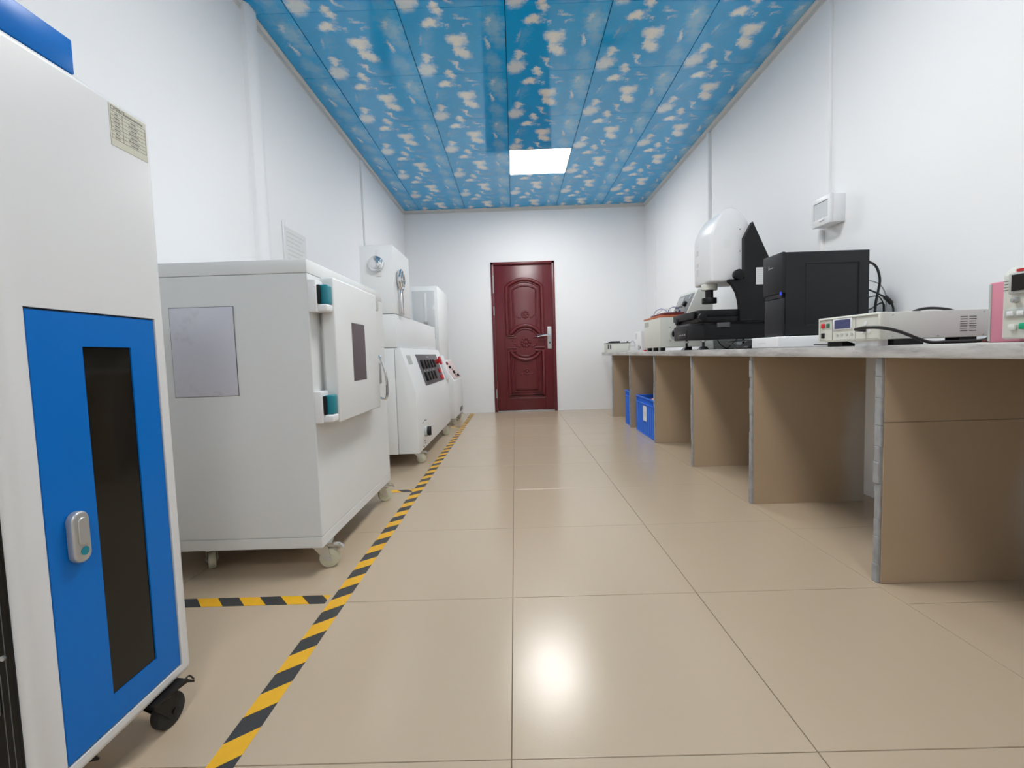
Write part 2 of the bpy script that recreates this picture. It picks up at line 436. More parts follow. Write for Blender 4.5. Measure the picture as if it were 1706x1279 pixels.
# ---------------------------------------------------------------- door
d = bpy.data.objects.new('door_1', None); COL.objects.link(d); d.location = ((DL+DR)/2, YF, 0); ORG[d] = Vector(d.location)
struct(d, 'dark red embossed steel door with silver lever handle in the end wall', 'door')
fr = MB(); fw_ = .036
fr.box(DL, DL+fw_, YF-.018, YF+.08, 0, DZ, bev=.003); fr.box(DR-fw_, DR, YF-.018, YF+.08, 0, DZ, bev=.003); fr.box(DL, DR, YF-.018, YF+.08, DZ-fw_, DZ, bev=.003)
fr.build('door_frame', 'door', d)
lx0, lx1, lz0, lz1 = DL+fw_+.003, DR-fw_-.003, .018, DZ-fw_-.003
leaf = MB().box(lx0, lx1, YF+.010, YF+.06, lz0, lz1, bev=.002).build('door_leaf', 'door', d)
box('threshold', 'silver', d, DL+.04, DR-.04, YF-.02, YF+.06, 0, .016, bev=.003)
dx = lambda q: DL + q                      # offset from the frame's left edge
ys_ = YF + .010
def mould(pts, r, name='moulding', flat=1.15): return MB().tube([(dx(a), ys_, b) for a, b in pts], r, 10, smooth=False, flat=flat, flat_axis=1).build(name, 'door', leaf, ang=60)
def arch(x0, x1, zb, zs, zt, n=14):        # up the left side, over a segmental arch, down the right side
    P = [(x0, zb), (x0, zs)]; c = (x0+x1)/2
    for i in range(1, n): a = i/n; P.append((x0 + (x1-x0)*a, zs + (zt-zs)*sin(pi*a)**.8))
    return P + [(x1, zs), (x1, zb)]
CX, CZ = .45, .955
def arcpts(R, a0, a1, n=16, rx=None): return [(CX + (rx or R)*cos(radians(a0 + (a1-a0)*i/n)), CZ + R*sin(radians(a0 + (a1-a0)*i/n))) for i in range(n+1)]
# upper panel
mould(arch(.205, .69, 1.06, 1.72, 1.82), .026); mould(arch(.245, .655, 1.06, 1.70, 1.785), .010)
mould(arch(.29, .61, 1.13, 1.68, 1.735), .013)
mould([(.205, 1.06), (.30, 1.055)], .014); mould([(.60, 1.055), (.69, 1.06)], .014)
mould(arcpts(.235, 148, 32), .028); mould(arcpts(.19, 152, 28), .014)
# rail
mould([(.195, 1.03), (.32, 1.03)], .012); mould([(.58, 1.03), (.71, 1.03)], .012)
mould([(.195, .885), (.32, .885)], .012); mould([(.58, .885), (.71, .885)], .012)
# lower panel
mould(arcpts(.235, -148, -32), .028); mould(arcpts(.19, -152, -28), .014)
mould([(.32, .845), (.215, .84), (.215, .225), (.69, .225), (.69, .84), (.58, .845)], .025)
mould([(.25, .80), (.25, .262), (.655, .262), (.655, .80)], .010)
mould([(.29, .74), (.29, .30), (.61, .30), (.61, .74)], .013)
mould([(.20, .185), (.70, .185)], .008)
mould([(.165, .03), (.165, 2.0)], .0035); mould([(.715, .03), (.715, 2.0)], .0035)
def rosette(cx, cz, s, n=8):
    m = MB()
    m.sph((dx(cx), ys_, cz), .020*s, (1, .6, 1), 12)
    for k in range(n):
        a = 2*pi*k/n; m.sph((dx(cx) + cos(a)*.042*s, ys_, cz + sin(a)*.042*s), .018*s, (1, .55, 1), 10)
    for k in (-1, 1):
        for q in range(4): m.sph((dx(cx) + k*(.075 + .024*q)*s, ys_, cz - (.045 - .012*q*q*.6)*s + .004), .014*s*(1 - .12*q), (1.2, .55, .9), 8)
    m.build('relief_ornament', 'door', leaf, ang=60)
rosette(.455, 1.34, 1.0); rosette(.455, .955, 1.25, 9); rosette(.455, .55, .85)
m = MB().box(dx(.752), dx(.812), YF-.002, YF+.011, .86, 1.165, bev=.005, seg=3)
hp = m.build('handle_plate', 'silver', d)
MB().cyl((dx(.782), YF, 1.045), (dx(.782), YF-.05, 1.045), .013).tube([(dx(.79), YF-.05, 1.045), (dx(.72), YF-.052, 1.047), (dx(.66), YF-.050, 1.040), (dx(.615), YF-.045, 1.032)], .0105).build('lever', 'chrome', hp)
MB().cyl((dx(.782), YF-.001, .945), (dx(.782), YF-.007, .945), .015).build('lock_cylinder', 'panelgrey', hp)
for z0, z1 in ((1.64, 1.88), (1.34, 1.46), (.20, .32)):
    MB().cyl((DL+.030, YF-.021, z0), (DL+.030, YF-.021, z1), .008, seg=12).build('hinge', 'silver', d)

# ---------------------------------------------------------------- wall conduits, distribution box, notice
def conduit(label, x, y, z0, z1, wd=.03, dp=.014, s=1, grp=None):
    t = thing('wall_conduit', label, 'conduit', (x, y, z0))
    xa, xb = sorted((x, x + s*dp)); box('channel', 'wall', t, xa, xb, y-wd/2, y+wd/2, z0, z1, bev=.002)
    xc, xd = sorted((x + s*dp, x + s*(dp+.003))); box('cover', 'wall', t, xc, xd, y-wd/2+.003, y+wd/2-.003, z0, z1)
conduit('thin white cable conduit on the left wall behind the tower machine', XL, 4.60, .0, ZC-.05, .05, .016)
conduit('white conduit running from the ceiling into the small distribution box', XR, 2.685, 1.615, ZC-.05, .034, .016, -1)
conduit('short white conduit below the distribution box going down behind the black computer', XR, 2.74, WT, 1.463, .034, .016, -1)
conduit('white vertical conduit on the right wall rising behind the optical measuring machine', XR, 4.275, WT, ZC-.05, .045, .024, -1)
conduit('faint white conduit on the right wall next to the far corner', XR, 5.90, WT, ZC-.05, .02, .010, -1)
t = thing('distribution_box', 'small white breaker box with grey window on the right wall', 'breaker box', (XR, 2.63, 1.463))
MB().box(1.755, XR, 2.555, 2.705, 1.463, 1.615, bev=.004).build('body', 'plastic_white', t)
cv = MB().pocket(1.738, 1.757, 2.553, 2.707, 1.461, 1.617, 2.572, 2.692, 1.50, 1.592, .008, bev=.004, face=-1).build('cover', 'plastic_white', t)
box('window', 'glassgrey', cv, 1.742, 1.746, 2.574, 2.690, 1.502, 1.590)
box('latch', 'plastic_white', cv, 1.732, 1.740, 2.60, 2.64, 1.484, 1.494, bev=.002)
t = thing('notice_sheet', 'white printed sheet on the left wall above the grey chamber', 'notice', (XL, 3.13, 1.40))
box('sheet', 'paper', t, XL+.0005, XL+.003, 2.97, 3.28, 1.38, 1.665)
box('left_binding', 'plastic_white', t, XL+.0005, XL+.008, 2.955, 2.975, 1.36, 1.69, bev=.002)
m = MB()
for k in range(8): m.box(XL+.003, XL+.0034, 3.01, 3.25 - .03*(k % 3), 1.63-.028*k, 1.637-.028*k)
m.build('printed_lines', 'inkfaint', t)

# ---------------------------------------------------------------- floor tape
def tape(label, m, x0, x1, y0, y1, z=.0006):
    o = MB().box(x0, x1, y0, y1, 0.0, z).build('hazard_tape', m, None, ((x0+x1)/2, (y0+y1)/2, 0)); tag(o, label, 'floor tape', 'hazard tape strips on the floor')
tape('long yellow and black hazard tape running along the aisle to the door wall', 'hazard_y', -.635, -.579, -.5, 6.28)
tape('yellow and black tape crossing the floor in front of the grey chamber', 'hazard_x', -1.40, -.648, 1.445, 1.498, .0009)
tape('yellow and black tape crossing the floor between the grey chamber and the tower machine', 'hazard_x', -1.40, -.636, 2.662, 2.712, .0009)
tape('yellow and black tape crossing the floor between the two far white machines', 'hazard_x', -1.40, -.636, 5.085, 5.135, .0009)

# ---------------------------------------------------------------- casters
def caster(parent, x, y, h, r, wheel='cream_wheel', forkm='steel', ang=0.0, width=.026, brake=True, offs=.028):
    """part caster (fork and plate) with wheel and brake_pedal sub-parts; swivel pin at x, y"""
    R = Matrix.Translation((x, y, 0)) @ Matrix.Rotation(ang, 4, 'Z')
    def tr(mb): bmesh.ops.transform(mb.bm, matrix=R, verts=mb.bm.verts); return mb
    m = MB(); wd = width
    m.box(-.042, .042, -.036, .036, h-.006, h)
    m.cyl((0, 0, h-.02), (0, 0, h-.005), .024, seg=16)
    for s in (-1, 1):
        m.prism([(-.028, h-.018), (.024, h-.018), (offs+.010, r-.008), (offs-.012, r-.008)], 'y', s*(wd/2+.003), s*(wd/2+.006))
    m.box(-.028, .024, -wd/2-.006, wd/2+.006, h-.02, h-.016)
    m.cyl((offs, -wd/2-.009, r), (offs, wd/2+.009, r), .006, seg=10)
    c = tr(m).build('caster', forkm, parent)
    m = MB(); m.cyl((offs, -wd/2, r), (offs, wd/2, r), r, seg=28, bev=.005); m.cyl((offs, -wd/2-.002, r), (offs, wd/2+.002, r), r*.42, seg=18)
    tr(m).build('wheel', wheel, c)
    if brake:
        m = MB(); m.prism([(.02, h-.014), (.065, h-.020), (.082, h-.034), (.080, h-.038), (.062, h-.026), (.02, h-.022)], 'y', -.014, .014)
        m.tube([(.04, -.02, h-.014), (.06, -.02, h-.008), (.075, -.018, h-.026)], .002, 6)
        tr(m).build('brake_pedal', forkm, c)
    return c

# ================================================================== BLUE AND WHITE CABINET
t = thing('test_cabinet', 'tall white cabinet with a blue glazed door on black casters, nearest on the left', 'cabinet', (-1.05, .85, 0))
bx0, bx1, by0, by1, bz0, bz1 = -1.36, -.770, .678, 1.014, .096, 1.320
body = MB().pocket(bx0, bx1, by0, by1, bz0, bz1, .7195, .9835, .1215, .8945, .022, bev=.014, seg=4).build('body', 'white', t)
dr = MB().pocket(bx1-.0215, bx1-.002, .7225, .9815, .1245, .8915, .8150, .9185, .180, .8325, .006, bev=.0015, seg=1).build('door', 'blue', t)
box('window_pane', 'glassdark', dr, bx1-.0075, bx1-.0045, .8155, .9180, .1805, .8320)
h_ = MB()
def capsule(y0, y1, z0, z1, n=10):
    r = (y1-y0)/2; cy = (y0+y1)/2; P = []
    for i in range(n+1): a = pi*i/n; P.append((cy + r*cos(a), z1-r + r*sin(a)))
    for i in range(n+1): a = pi + pi*i/n; P.append((cy + r*cos(a), z0+r + r*sin(a)))
    return P
hd = MB().prism(capsule(.753, .785, .458, .548), 'x', bx1-.002, bx1+.013, bev=.004, seg=3).build('handle', 'silver', dr)
MB().prism(capsule(.761, .778, .488, .537), 'x', bx1+.0125, bx1+.0150, bev=.001, seg=1).build('lift_grip', 'silver', dr)
MB().cyl((bx1+.012, .7705, .478), (bx1+.0138, .7705, .478), .0075, seg=20).build('lock_emblem', 'teal', dr)
box('top_box', 'blue', t, -1.30, bx1-.006, .695, .853, bz1, 1.381, bev=.003)
# specification sticker
st = box('specification_sticker', 'cream_paper', t, bx1+.0001, bx1+.0006, .911, .9995, 1.226, 1.3055)
text('sticker_brand', 'CPRNT', .0105, 'ink', st, (bx1+.0008, .914, 1.2955), (0, 1, 0), (0, 0, 1), .0001)
m = MB(); xk = bx1+.0006
m.box(xk, xk+.0003, .9445, .9915, 1.2962, 1.2998)
za, zb = 1.2925, 1.2405
for k in range(8): zz = za - (za-zb)*k/7; m.box(xk, xk+.0003, .914, .997, zz-.0003, zz+.0003)
for yy in (.914, .941, .997): m.box(xk, xk+.0003, yy-.0003, yy+.0003, zb, za)
for k in range(7):
    zz = za - (za-zb)*(k+.5)/7; r1 = .004 + .004*((k*37) % 5)/5; r2 = .006 + .008*((k*53) % 7)/7
    m.box(xk, xk+.0003, .9275-r1, .9275+r1, zz-.0013, zz+.0013); m.box(xk, xk+.0003, .967-r2, .967+r2, zz-.0013, zz+.0013)
m.build('sticker_table', 'inkmid', st)
# black instrument face on the end of the cabinet
bp_ = box('instrument_panel', 'panelblack', t, -1.30, -.792, by0-.005, by0+.002, .11, 1.24, bev=.002)
yk = by0-.0052
def rrect(x0, x1, z0, z1, r=.012, n=5):
    P = []
    for cx, cz, a in ((x1-r, z1-r, 0), (x0+r, z1-r, 90), (x0+r, z0+r, 180), (x1-r, z0+r, 270)):
        for i in range(n+1): b = radians(a + 90*i/n); P.append((cx + r*cos(b), yk, cz + r*sin(b)))
    return P + [P[0]]
for z0, z1 in ((.345, .62), (.128, .333)): MB().tube(rrect(-1.24, -.8115, z0, z1), .0007, 6, smooth=False).build('panel_outline', 'line', bp_)
MB().tube([(-.8005, yk, .12), (-.8005, yk, 1.22)], .0006, 6).build('panel_line', 'line', bp_)
box('power_socket', 'silver', bp_, -.87, -.8155, yk-.006, yk+.002, .258, .318, bev=.004)
MB().cyl((-.803, yk+.001, .352), (-.803, yk-.003, .352), .004, seg=12).build('screw', 'silver', bp_)
box('indicator_lamp', 'red', bp_, -.835, -.806, yk-.003, yk+.002, .625, .640, bev=.001)
for x, y, a in ((-.792, .935, 1.45), (-1.30, .94, 1.2), (-.84, .735, 1.3), (-1.30, .735, 1.5)):
    caster(t, x, y, .096, .036, 'rubber', 'black', a, .022, True, .022)

# ================================================================== GREY TEST CHAMBER
t = thing('environment_chamber', 'wide light grey test chamber on casters with teal hinges and a small dark window', 'test chamber', (-1.05, 2.1, 0))
cx0, cx1, cy0, cy1 = -1.37, -.728, 1.638, 2.56
box('base_band', 'chamber', t, cx0, cx1, cy0, cy1, .106, .1465, bev=.002, seg=1)
bd = box('body', 'chamber', t, cx0, cx1, cy0, cy1, .1478, 1.1062, bev=.002, seg=1)
box('top_band', 'chamber', t, cx0, cx1, cy0, cy1, 1.1075, 1.156, bev=.003, seg=2)
pn = box('side_panel', 'smudge', t, -1.227, -.999, cy0-.004, cy0+.002, .678, .996, bev=.002, seg=2)
MB().box(-1.229, -.997, cy0-.0015, cy0+.001, .6762, .9978).build('panel_gasket', 'line', pn)
dr = MB().pocket(-.712, -.662, 1.705, 2.225, .560, 1.100, 1.872, 2.036, .705, .945, .004, bev=.006, seg=3).build('door', 'chamber', t)
box('gasket', 'chamber', dr, -.728, -.711, 1.735, 2.195, .59, 1.07)
box('window_pane', 'glassreflect', dr, -.6655, -.6625, 1.8735, 2.0345, .7065, .9435)
for k, z in enumerate((.968, .567)):
    hg = box('hinge', 'plastic_white', t, -.729, -.700, 1.638, 1.700, z, z+.116, bev=.004)
    box('hinge_knuckle', 'teal', hg, -.702, -.668, 1.660, 1.703, z+.030, z+.100, bev=.006, seg=3)
    box('hinge_shadow_gap', 'black', hg, -.7005, -.690, 1.646, 1.6595, z+.030, z+.098, bev=.002)
    box('hinge_cap', 'plastic_white', hg, -.702, -.666, 1.648, 1.702, z+.002, z+.029, bev=.006, seg=3)
box('door_lock', 'greybody', t, -.728, -.668, 2.232, 2.285, 1.03, 1.085, bev=.005)
box('latch_slot', 'black', t, -.7005, -.6985, 2.24, 2.285, .575, .66)
lt = box('latch_plate', 'greybody', t, -.728, -.700, 2.232, 2.29, .565, .83, bev=.004)
MB().tube([(-.70, 2.26, .80), (-.672, 2.262, .805), (-.655, 2.262, .77), (-.640, 2.262, .70), (-.640, 2.262, .62), (-.650, 2.262, .595), (-.675, 2.262, .600)], .006).build('latch_lever', 'chrome', lt)
box('latch_block', 'silver', lt, -.70, -.668, 2.236, 2.285, .67, .775, bev=.006)
for x, y, a in ((-.765, 1.71, .25), (-1.19, 1.71, 2.2), (-.775, 2.50, .6), (-1.19, 2.50, .4)): caster(t, x, y, .106, .0375, ang=a)

# ================================================================== TOWER MACHINE (third on the left)
t = thing('abrasion_machine', 'white machine with sloped dark control panel and a tower carrying chrome fittings', 'test machine', (-1.0, 4.07, 0))
y0, y1 = 3.262, 4.88
MB().prism([(-.858, .100), (-.711, .100), (-.711, .540), (-.812, .868), (-.858, .868)], 'y', y0, y1, bev=.006, seg=3).build('console', 'white2', t)
box('rear_housing', 'white2', t, -1.33, -.8605, y0, y1, .100, .868, bev=.003)
ub = box('upper_housing', 'white2', t, -1.33, -.840, y0, y1, .872, 1.108, bev=.003)
tw = box('tower', 'white2', t, -1.072, -.838, y0, 3.76, 1.112, 1.592, bev=.004)
box('slide_strip', 'plastic_white', tw, -.955, -.920, y0-.005, y0+.002, 1.372, 1.556, bev=.001)
kn = MB().cyl((-.955, y0, 1.458), (-.955, y0-.022, 1.458), .056, seg=28, bev=.006).cyl((-.955, y0-.022, 1.458), (-.955, y0-.045, 1.458), .036, seg=28, bev=.004)
kn.box(-.957, -.915, y0-.034, y0, 1.425, 1.490, bev=.005).build('clamp_knob', 'chrome', tw)
wh = MB().torus((-.818, 3.40, 1.365), .066, .014, 'x', 32, 10).torus((-.806, 3.40, 1.365), .040, .011, 'x', 28, 10)
wh.cyl((-.838, 3.40, 1.365), (-.808, 3.40, 1.365), .024, seg=20)
for k in range(3): a = 2*pi*k/3 + .4; wh.cyl((-.818, 3.40, 1.365), (-.818, 3.40 + cos(a)*.06, 1.365 + sin(a)*.06), .006, seg=8)
wh.build('handwheel', 'chrome', tw)
box('chrome_arm', 'chrome', tw, -.838, -.810, 3.37, 3.43, 1.114, 1.32, bev=.005)
# control panel on the slope
sl = Vector((-.812, 0, .868)) - Vector((-.711, 0, .540)); L_ = sl.length; su = sl.normalized(); sn = Vector((su.z, 0, -su.x))
def slope_matrix(base, su, sn, yy0): # local: X along slope up, Y along world y, Z outward
    return Matrix(((su.x, 0, sn.x, base[0]), (0, 1, 0, yy0), (su.z, 0, sn.z, base[1]), (0, 0, 0, 1)))
def slope_box(mb, SM, a0, a1, b0, b1, c0, c1, bev=0): return mb.box(a0, a1, b0, b1, c0, c1, bev=bev, matrix=SM)
SM = slope_matrix((-.711, .540), su, sn, 0)
cp = slope_box(MB(), SM, .028, .292, 3.66, 4.60, -.001, .004, .0015).build('control_panel', 'panelgrey', t)
for r, n in ((.165, 5), (.060, 4)):
    for k in range(n):
        b = 3.74 + .13*k; slope_box(MB(), SM, r, r+.075, b, b+.062, .004, .022, .004).build('rocker_switch', 'black', cp)
        if r < .1: slope_box(MB(), SM, r+.082, r+.096, b+.018, b+.04, .004, .010, .002).build('indicator', 'silver', cp)
es = MB(); P0 = SM @ Vector((.215, 4.47, .004)); P1 = SM @ Vector((.215, 4.47, .035)); P2 = SM @ Vector((.215, 4.47, .055))
es.cyl(P0, P1, .022, seg=18); es.cyl(P1, P2, .042, seg=24, bev=.006); es.build('emergency_stop', 'red', cp)
for a in (.125, .06):
    slope_box(MB(), SM, a-.022, a+.022, 4.42, 4.53, .004, .018, .004).build('red_button', 'red', cp)
slope_box(MB(), SM, .262, .272, 4.05, 4.15, .004, .006).build('panel_badge', 'silver', cp)
slope_box(MB(), SM, .215, .285, 3.34, 3.47, .0002, .0012).build('rating_label', 'greybody', t)
slope_box(MB(), SM, .02, .27, 4.72, 4.86, .0, .035, .008).build('side_block', 'plastic_white', t)
vk = MB().cyl((-.712, 3.50, .225), (-.690, 3.50, .225), .040, seg=24).build('valve_plate', 'greybody', t)
MB().cyl((-.690, 3.50, .225), (-.668, 3.50, .225), .034, seg=18, bev=.005).box(-.690, -.662, 3.49, 3.51, .195, .262, bev=.003).build('rotary_knob', 'black', vk)
m = MB()
for yy, zz in ((3.44, .30), (3.50, .31), (3.55, .305), (3.48, .155), (3.50, .135), (3.44, .12)):
    MB().box(-.7115, -.7105, yy-.018, yy+.018, zz-.004, zz+.004).build('dial_mark', 'ink', t)
for x, y, a in ((-.76, 3.42, .2), (-1.25, 3.42, .8), (-.75, 4.60, .3), (-1.25, 4.62, .5)): caster(t, x, y, .100, .036, ang=a)

# ================================================================== FAR WHITE MACHINE
t = thing('wear_machine', 'white machine with pale pink sloped button panel beside the end wall', 'test machine', (-1.0, 5.55, 0))
y0, y1 = 5.16, 5.95
MB().prism([(-1.33, .090), (-.695, .090), (-.695, .515), (-.832, .756), (-1.33, .756)], 'y', y0, y1, bev=.006, seg=3).build('console', 'white2', t)
tw = MB(); tw.box(-1.25, -.845, y0, 5.9, .758, 1.585, bev=.004); tw = tw.build('tower', 'white2', t)
gw = box('glass_panel', 'glassgrey', tw, -1.129, -.880, y0-.004, y0+.002, 1.0, 1.536, bev=.001)
box('guide_rail', 'plastic_white', gw, -.995, -.970, y0-.008, y0-.003, 1.19, 1.515, bev=.001)
MB().box(-1.01, -.955, y0-.018, y0-.004, 1.165, 1.195, bev=.004).build('rail_clip', 'silver', gw)
sl = Vector((-.832, 0, .756)) - Vector((-.695, 0, .515)); su = sl.normalized(); sn = Vector((su.z, 0, -su.x)); SM = slope_matrix((-.695, .515), su, sn, 0)
cp = slope_box(MB(), SM, .02, .255, 5.22, 5.88, -.001, .010, .002).build('button_panel', 'palepink', t)
for a, b in ((.22, 5.28), (.17, 5.34), (.10, 5.42), (.05, 5.60)):
    MB().cyl(SM @ Vector((a, b, .010)), SM @ Vector((a, b, .032)), .018, seg=14, bev=.003).build('button', 'black' if b > 5.3 else 'darkred', cp)
slope_box(MB(), SM, .035, .15, 5.46, 5.50, .010, .014).build('panel_slot', 'darkred', cp)
box('vent_grille', 'panelgrey', t, -.696, -.692, 5.62, 5.86, .115, .165)
for x, y, a in ((-.76, 5.30, .3), (-1.25, 5.30, .3), (-.76, 5.82, .6), (-1.25, 5.82, .3)): caster(t, x, y, .090, .034, ang=a)

# ================================================================== WORKBENCH
t = thing('workbench', 'long built-in workbench with grey marble top on beige tiled partition panels', 'workbench', (1.5, 2.8, 0))
wt = MB().box(1.165, XR-.001, -1.2, 6.12, .747, WT, bev=.004, seg=2).build('worktop', 'marble', t)
PANY = [.66, 1.475, 2.283, 3.058, 3.885, 4.715, 5.550]
for k, y in enumerate(PANY):
    th = .032
    core = box('support_panel', 'mortar', t, 1.184, 1.744, y+.006, y+th-.006, 0, .7465)
    cuts_z = [0, .537, .7465] if y < 2 else [0, .7465]
    for z0, z1 in zip(cuts_z, cuts_z[1:]):
        box('cladding_tile', 'clad', core, 1.188, 1.742, y, y+.0055, z0+.0008, z1-.0008, bev=.0006, seg=1)
        box('cladding_tile', 'clad', core, 1.188, 1.742, y+th-.0055, y+th, z0+.0008, z1-.0008, bev=.0006, seg=1)
    m = MB(); rnd = random.Random(k)
    zz = 0.0
    while zz < .74:
        hh = min(rnd.uniform(.05, .14), .7465-zz); o = rnd.uniform(0, .004)
        m.box(1.180-o, 1.1885, y+rnd.uniform(.002, .006), y+th-rnd.uniform(.002, .006), zz, zz+hh, bev=.002, seg=1); zz += hh
    m.build('mortar_edge', 'mortar', core)

# ---------------------------------------------------------------- blue crates under the bench
def crate(label, y0, y1, x0, x1, h, sticker):
    t = thing('storage_crate', label, 'crate', ((x0+x1)/2, (y0+y1)/2, 0), 'blue plastic crates under the bench')
    w_ = .008; z0 = .004
    m = MB(); m.box(x0+w_, x1-w_, y0+w_, y1-w_, z0, z0+.01); e = .004
    m.box(x0+e, x0+e+w_, y0+e, y1-e, z0, h-.002); m.box(x1-e-w_, x1-e, y0+e, y1-e, z0, h-.002)
    m.box(x0+e+w_, x1-e-w_, y0+e, y0+e+w_, z0, h-.002); m.box(x0+e+w_, x1-e-w_, y1-e-w_, y1-e, z0, h-.002)
    m.build('walls', 'crate', t)
    for zz, hh, ex in ((h-.012, .012, .006), (h-.066, .008, .003), (0, .012, .002)):
        m = MB(); a, b, c, d_ = x0-ex, x1+ex, y0-ex, y1+ex
        m.box(a, x0+.008, c, d_, zz, zz+hh, bev=.002); m.box(x1-.008, b, c, d_, zz, zz+hh, bev=.002)
        m.box(x0+.008, x1-.008, c, y0+.008, zz, zz+hh, bev=.002); m.box(x0+.008, x1-.008, y1-.008, d_, zz, zz+hh, bev=.002)
        m.build('rim_band', 'crate', t)
    n = max(3, int((y1-y0)/.062))
    rib = None
    for k in range(n+1):
        yy = y0 + .006 + (y1-y0-.024)*k/n
        if rib is None:
            yb = yy; rib = box('rib', 'crate', t, x0-.001, x0+.006, yy, yy+.012, .012, h-.066, bev=.0015, seg=1)
        else: inst(rib, t, (0, yy-yb, 0))
    up_ = None
    for k in range(n*2):
        yy = y0 + .006 + (y1-y0-.024)*k/(n*2-1)
        if up_ is None: yb = yy; up_ = box('upper_rib', 'crate', t, x0-.001, x0+.006, yy, yy+.006, h-.058, h-.012)
        else: inst(up_, t, (0, yy-yb, 0))
    if sticker:
        yy = sticker; s_ = box('crate_label', 'paper', t, x0-.004, x0-.0015, yy-.055, yy+.055, .135, .275)
        m = MB()
        for zz, hw in ((.215, .022), (.203, .028), (.188, .03)): m.box(x0-.0045, x0-.004, yy-hw, yy+hw, zz-.004, zz+.003)
        m.build('label_print', 'inkfaint', s_)
    return t
crate('blue ribbed plastic crate with a white label, filled with red packets', 3.945, 4.585, 1.205, 1.60, .355, 4.27)
crate('blue ribbed plastic crate without a label, half hidden by a bench panel', 4.765, 5.035, 1.205, 1.60, .370, None)
for k, (x, y, c, lb) in enumerate(((1.30, 4.06, 'red', 'red plastic packet at the near end of the labelled blue crate'), (1.31, 4.20, 'palepink', 'pale pink crumpled packet in the middle of the labelled blue crate'), (1.34, 4.33, 'red', 'red plastic packet at the far end of the labelled blue crate'))):
    m = MB().box(x-.06, x+.06, y-.055, y+.055, .016, .365 - .012*k, bev=.03, seg=4)
    bmesh.ops.rotate(m.bm, cent=(x, y, .02), matrix=Matrix.Rotation(.2*k-.2, 3, 'Z'), verts=m.bm.verts)
    tag(m.build('plastic_packet', c, None, (x, y, .016)), lb, 'packet', 'packets in the blue crate')

# ================================================================== BENCH-TOP ITEMS
# --- flat white box and computer tower
t = thing('flat_box', 'flat white plastic box lying under the black computer', 'box', (1.41, 2.21, WT))
box('shell', 'plastic_white', t, 1.20, 1.66, 2.095, 2.33, WT+.002, .838, bev=.005, seg=3)
box('printed_mark', 'inkfaint', t, 1.1994, 1.2003, 2.20, 2.27, .808, .812)
box('front_slot', 'ink', t, 1.36, 1.44, 2.0944, 2.0956, .794, .799)
t = thing('computer_tower', 'black desktop computer tower standing on the flat white box', 'computer', (1.45, 2.23, .838))
pc = box('case', 'pcblack', t, 1.262, 1.648, 2.148, 2.310, .843, 1.226, bev=.004)
box('front_bezel', 'pcblack', t, 1.246, 1.262, 2.146, 2.312, 1.040, 1.228, bev=.004)
box('lower_front', 'pcblack', t, 1.252, 1.262, 2.150, 2.308, .843, 1.018, bev=.003)
box('drive_slot', 'black', t, 1.2505, 1.262, 2.16, 2.30, 1.020, 1.038)
box('usb_port', 'usb', t, 1.2445, 1.2475, 2.150, 2.166, 1.030, 1.046, bev=.001)
m = MB()
for a, b, c, e in ((1.354, 1.605, 1.168, 1.176), (1.354, 1.605, .885, .893), (1.354, 1.362, .893, 1.168), (1.597, 1.605, .893, 1.168)): m.box(a, b, 2.1455, 2.1485, c, e, bev=.001, seg=1)
m.build('pressed_border', 'pcblack', pc)
m = MB().prism([(2.252, 1.163), (2.262, 1.163), (2.257, 1.180)], 'x', 1.2452, 1.2462)
for k in range(4): m.box(1.2452, 1.2462, 2.222+.007*k, 2.2265+.007*k, 1.1655, 1.1705)
m.build('front_logo', 'silver', t)
for x in (1.29, 1.61):
    for y in (2.17, 2.29): MB().cyl((x, y, .838), (x, y, .844), .012, seg=12).build('foot', 'rubber', t)
for y, z in ((2.20, 1.14), (2.2, 1.045), (2.2, 1.02), (2.24, .995)): box('plug', 'black', t, 1.648, 1.662, y-.012, y+.012, z-.008, z+.008, bev=.002)
# cables behind the computer
def lead(name, pts, r, m): MB().tube(pts, r, 8).build(name, m, t, ang=80)
def cable(name, label, pts, r, m='cable', extra=None):
    mb = MB().tube(pts, r, 8)
    if extra: mb.tube(extra[0], extra[1], 10)
    return tag(mb.build(name, m, None, pts[-1], ang=80), label, 'cable', None)
cable('power_cable', 'thick black power cable arching down behind the computer tower', [(1.650, 2.22, 1.179), (1.70, 2.22, 1.180), (1.735, 2.22, 1.155), (1.752, 2.22, 1.098), (1.745, 2.22, 1.041), (1.735, 2.22, .985), (1.730, 2.22, .90), (1.728, 2.22, WT+.006)], .0055, extra=([(1.650, 2.22, 1.179), (1.672, 2.22, 1.180), (1.70, 2.22, 1.179)], .009))
cable('display_cable', 'thin grey cable hanging behind the computer tower', [(1.650, 2.24, 1.105), (1.70, 2.24, 1.10), (1.765, 2.24, 1.078), (1.797, 2.24, 1.028), (1.80, 2.24, .971), (1.797, 2.24, WT+.004)], .0028, 'cablegrey', ([(1.650, 2.24, 1.105), (1.665, 2.24, 1.104), (1.688, 2.24, 1.101)], .013))
cable('signal_cable', 'black cable with a thick ferrite bead behind the computer', [(1.650, 2.20, 1.058), (1.70, 2.20, 1.042), (1.755, 2.20, 1.014), (1.785, 2.20, .992), (1.800, 2.20, .966), (1.804, 2.20, .924), (1.802, 2.20, WT+.005)], .0042, extra=([(1.762, 2.20, 1.011), (1.778, 2.20, .998), (1.793, 2.20, .98)], .010))
cable('keyboard_cable', 'black cable looping up from the bench beside the computer', [(1.660, 2.26, .93), (1.70, 2.26, .944), (1.75, 2.26, .966), (1.785, 2.26, .987), (1.803, 2.26, .985), (1.807, 2.26, .955), (1.805, 2.26, WT+.004)], .0034)
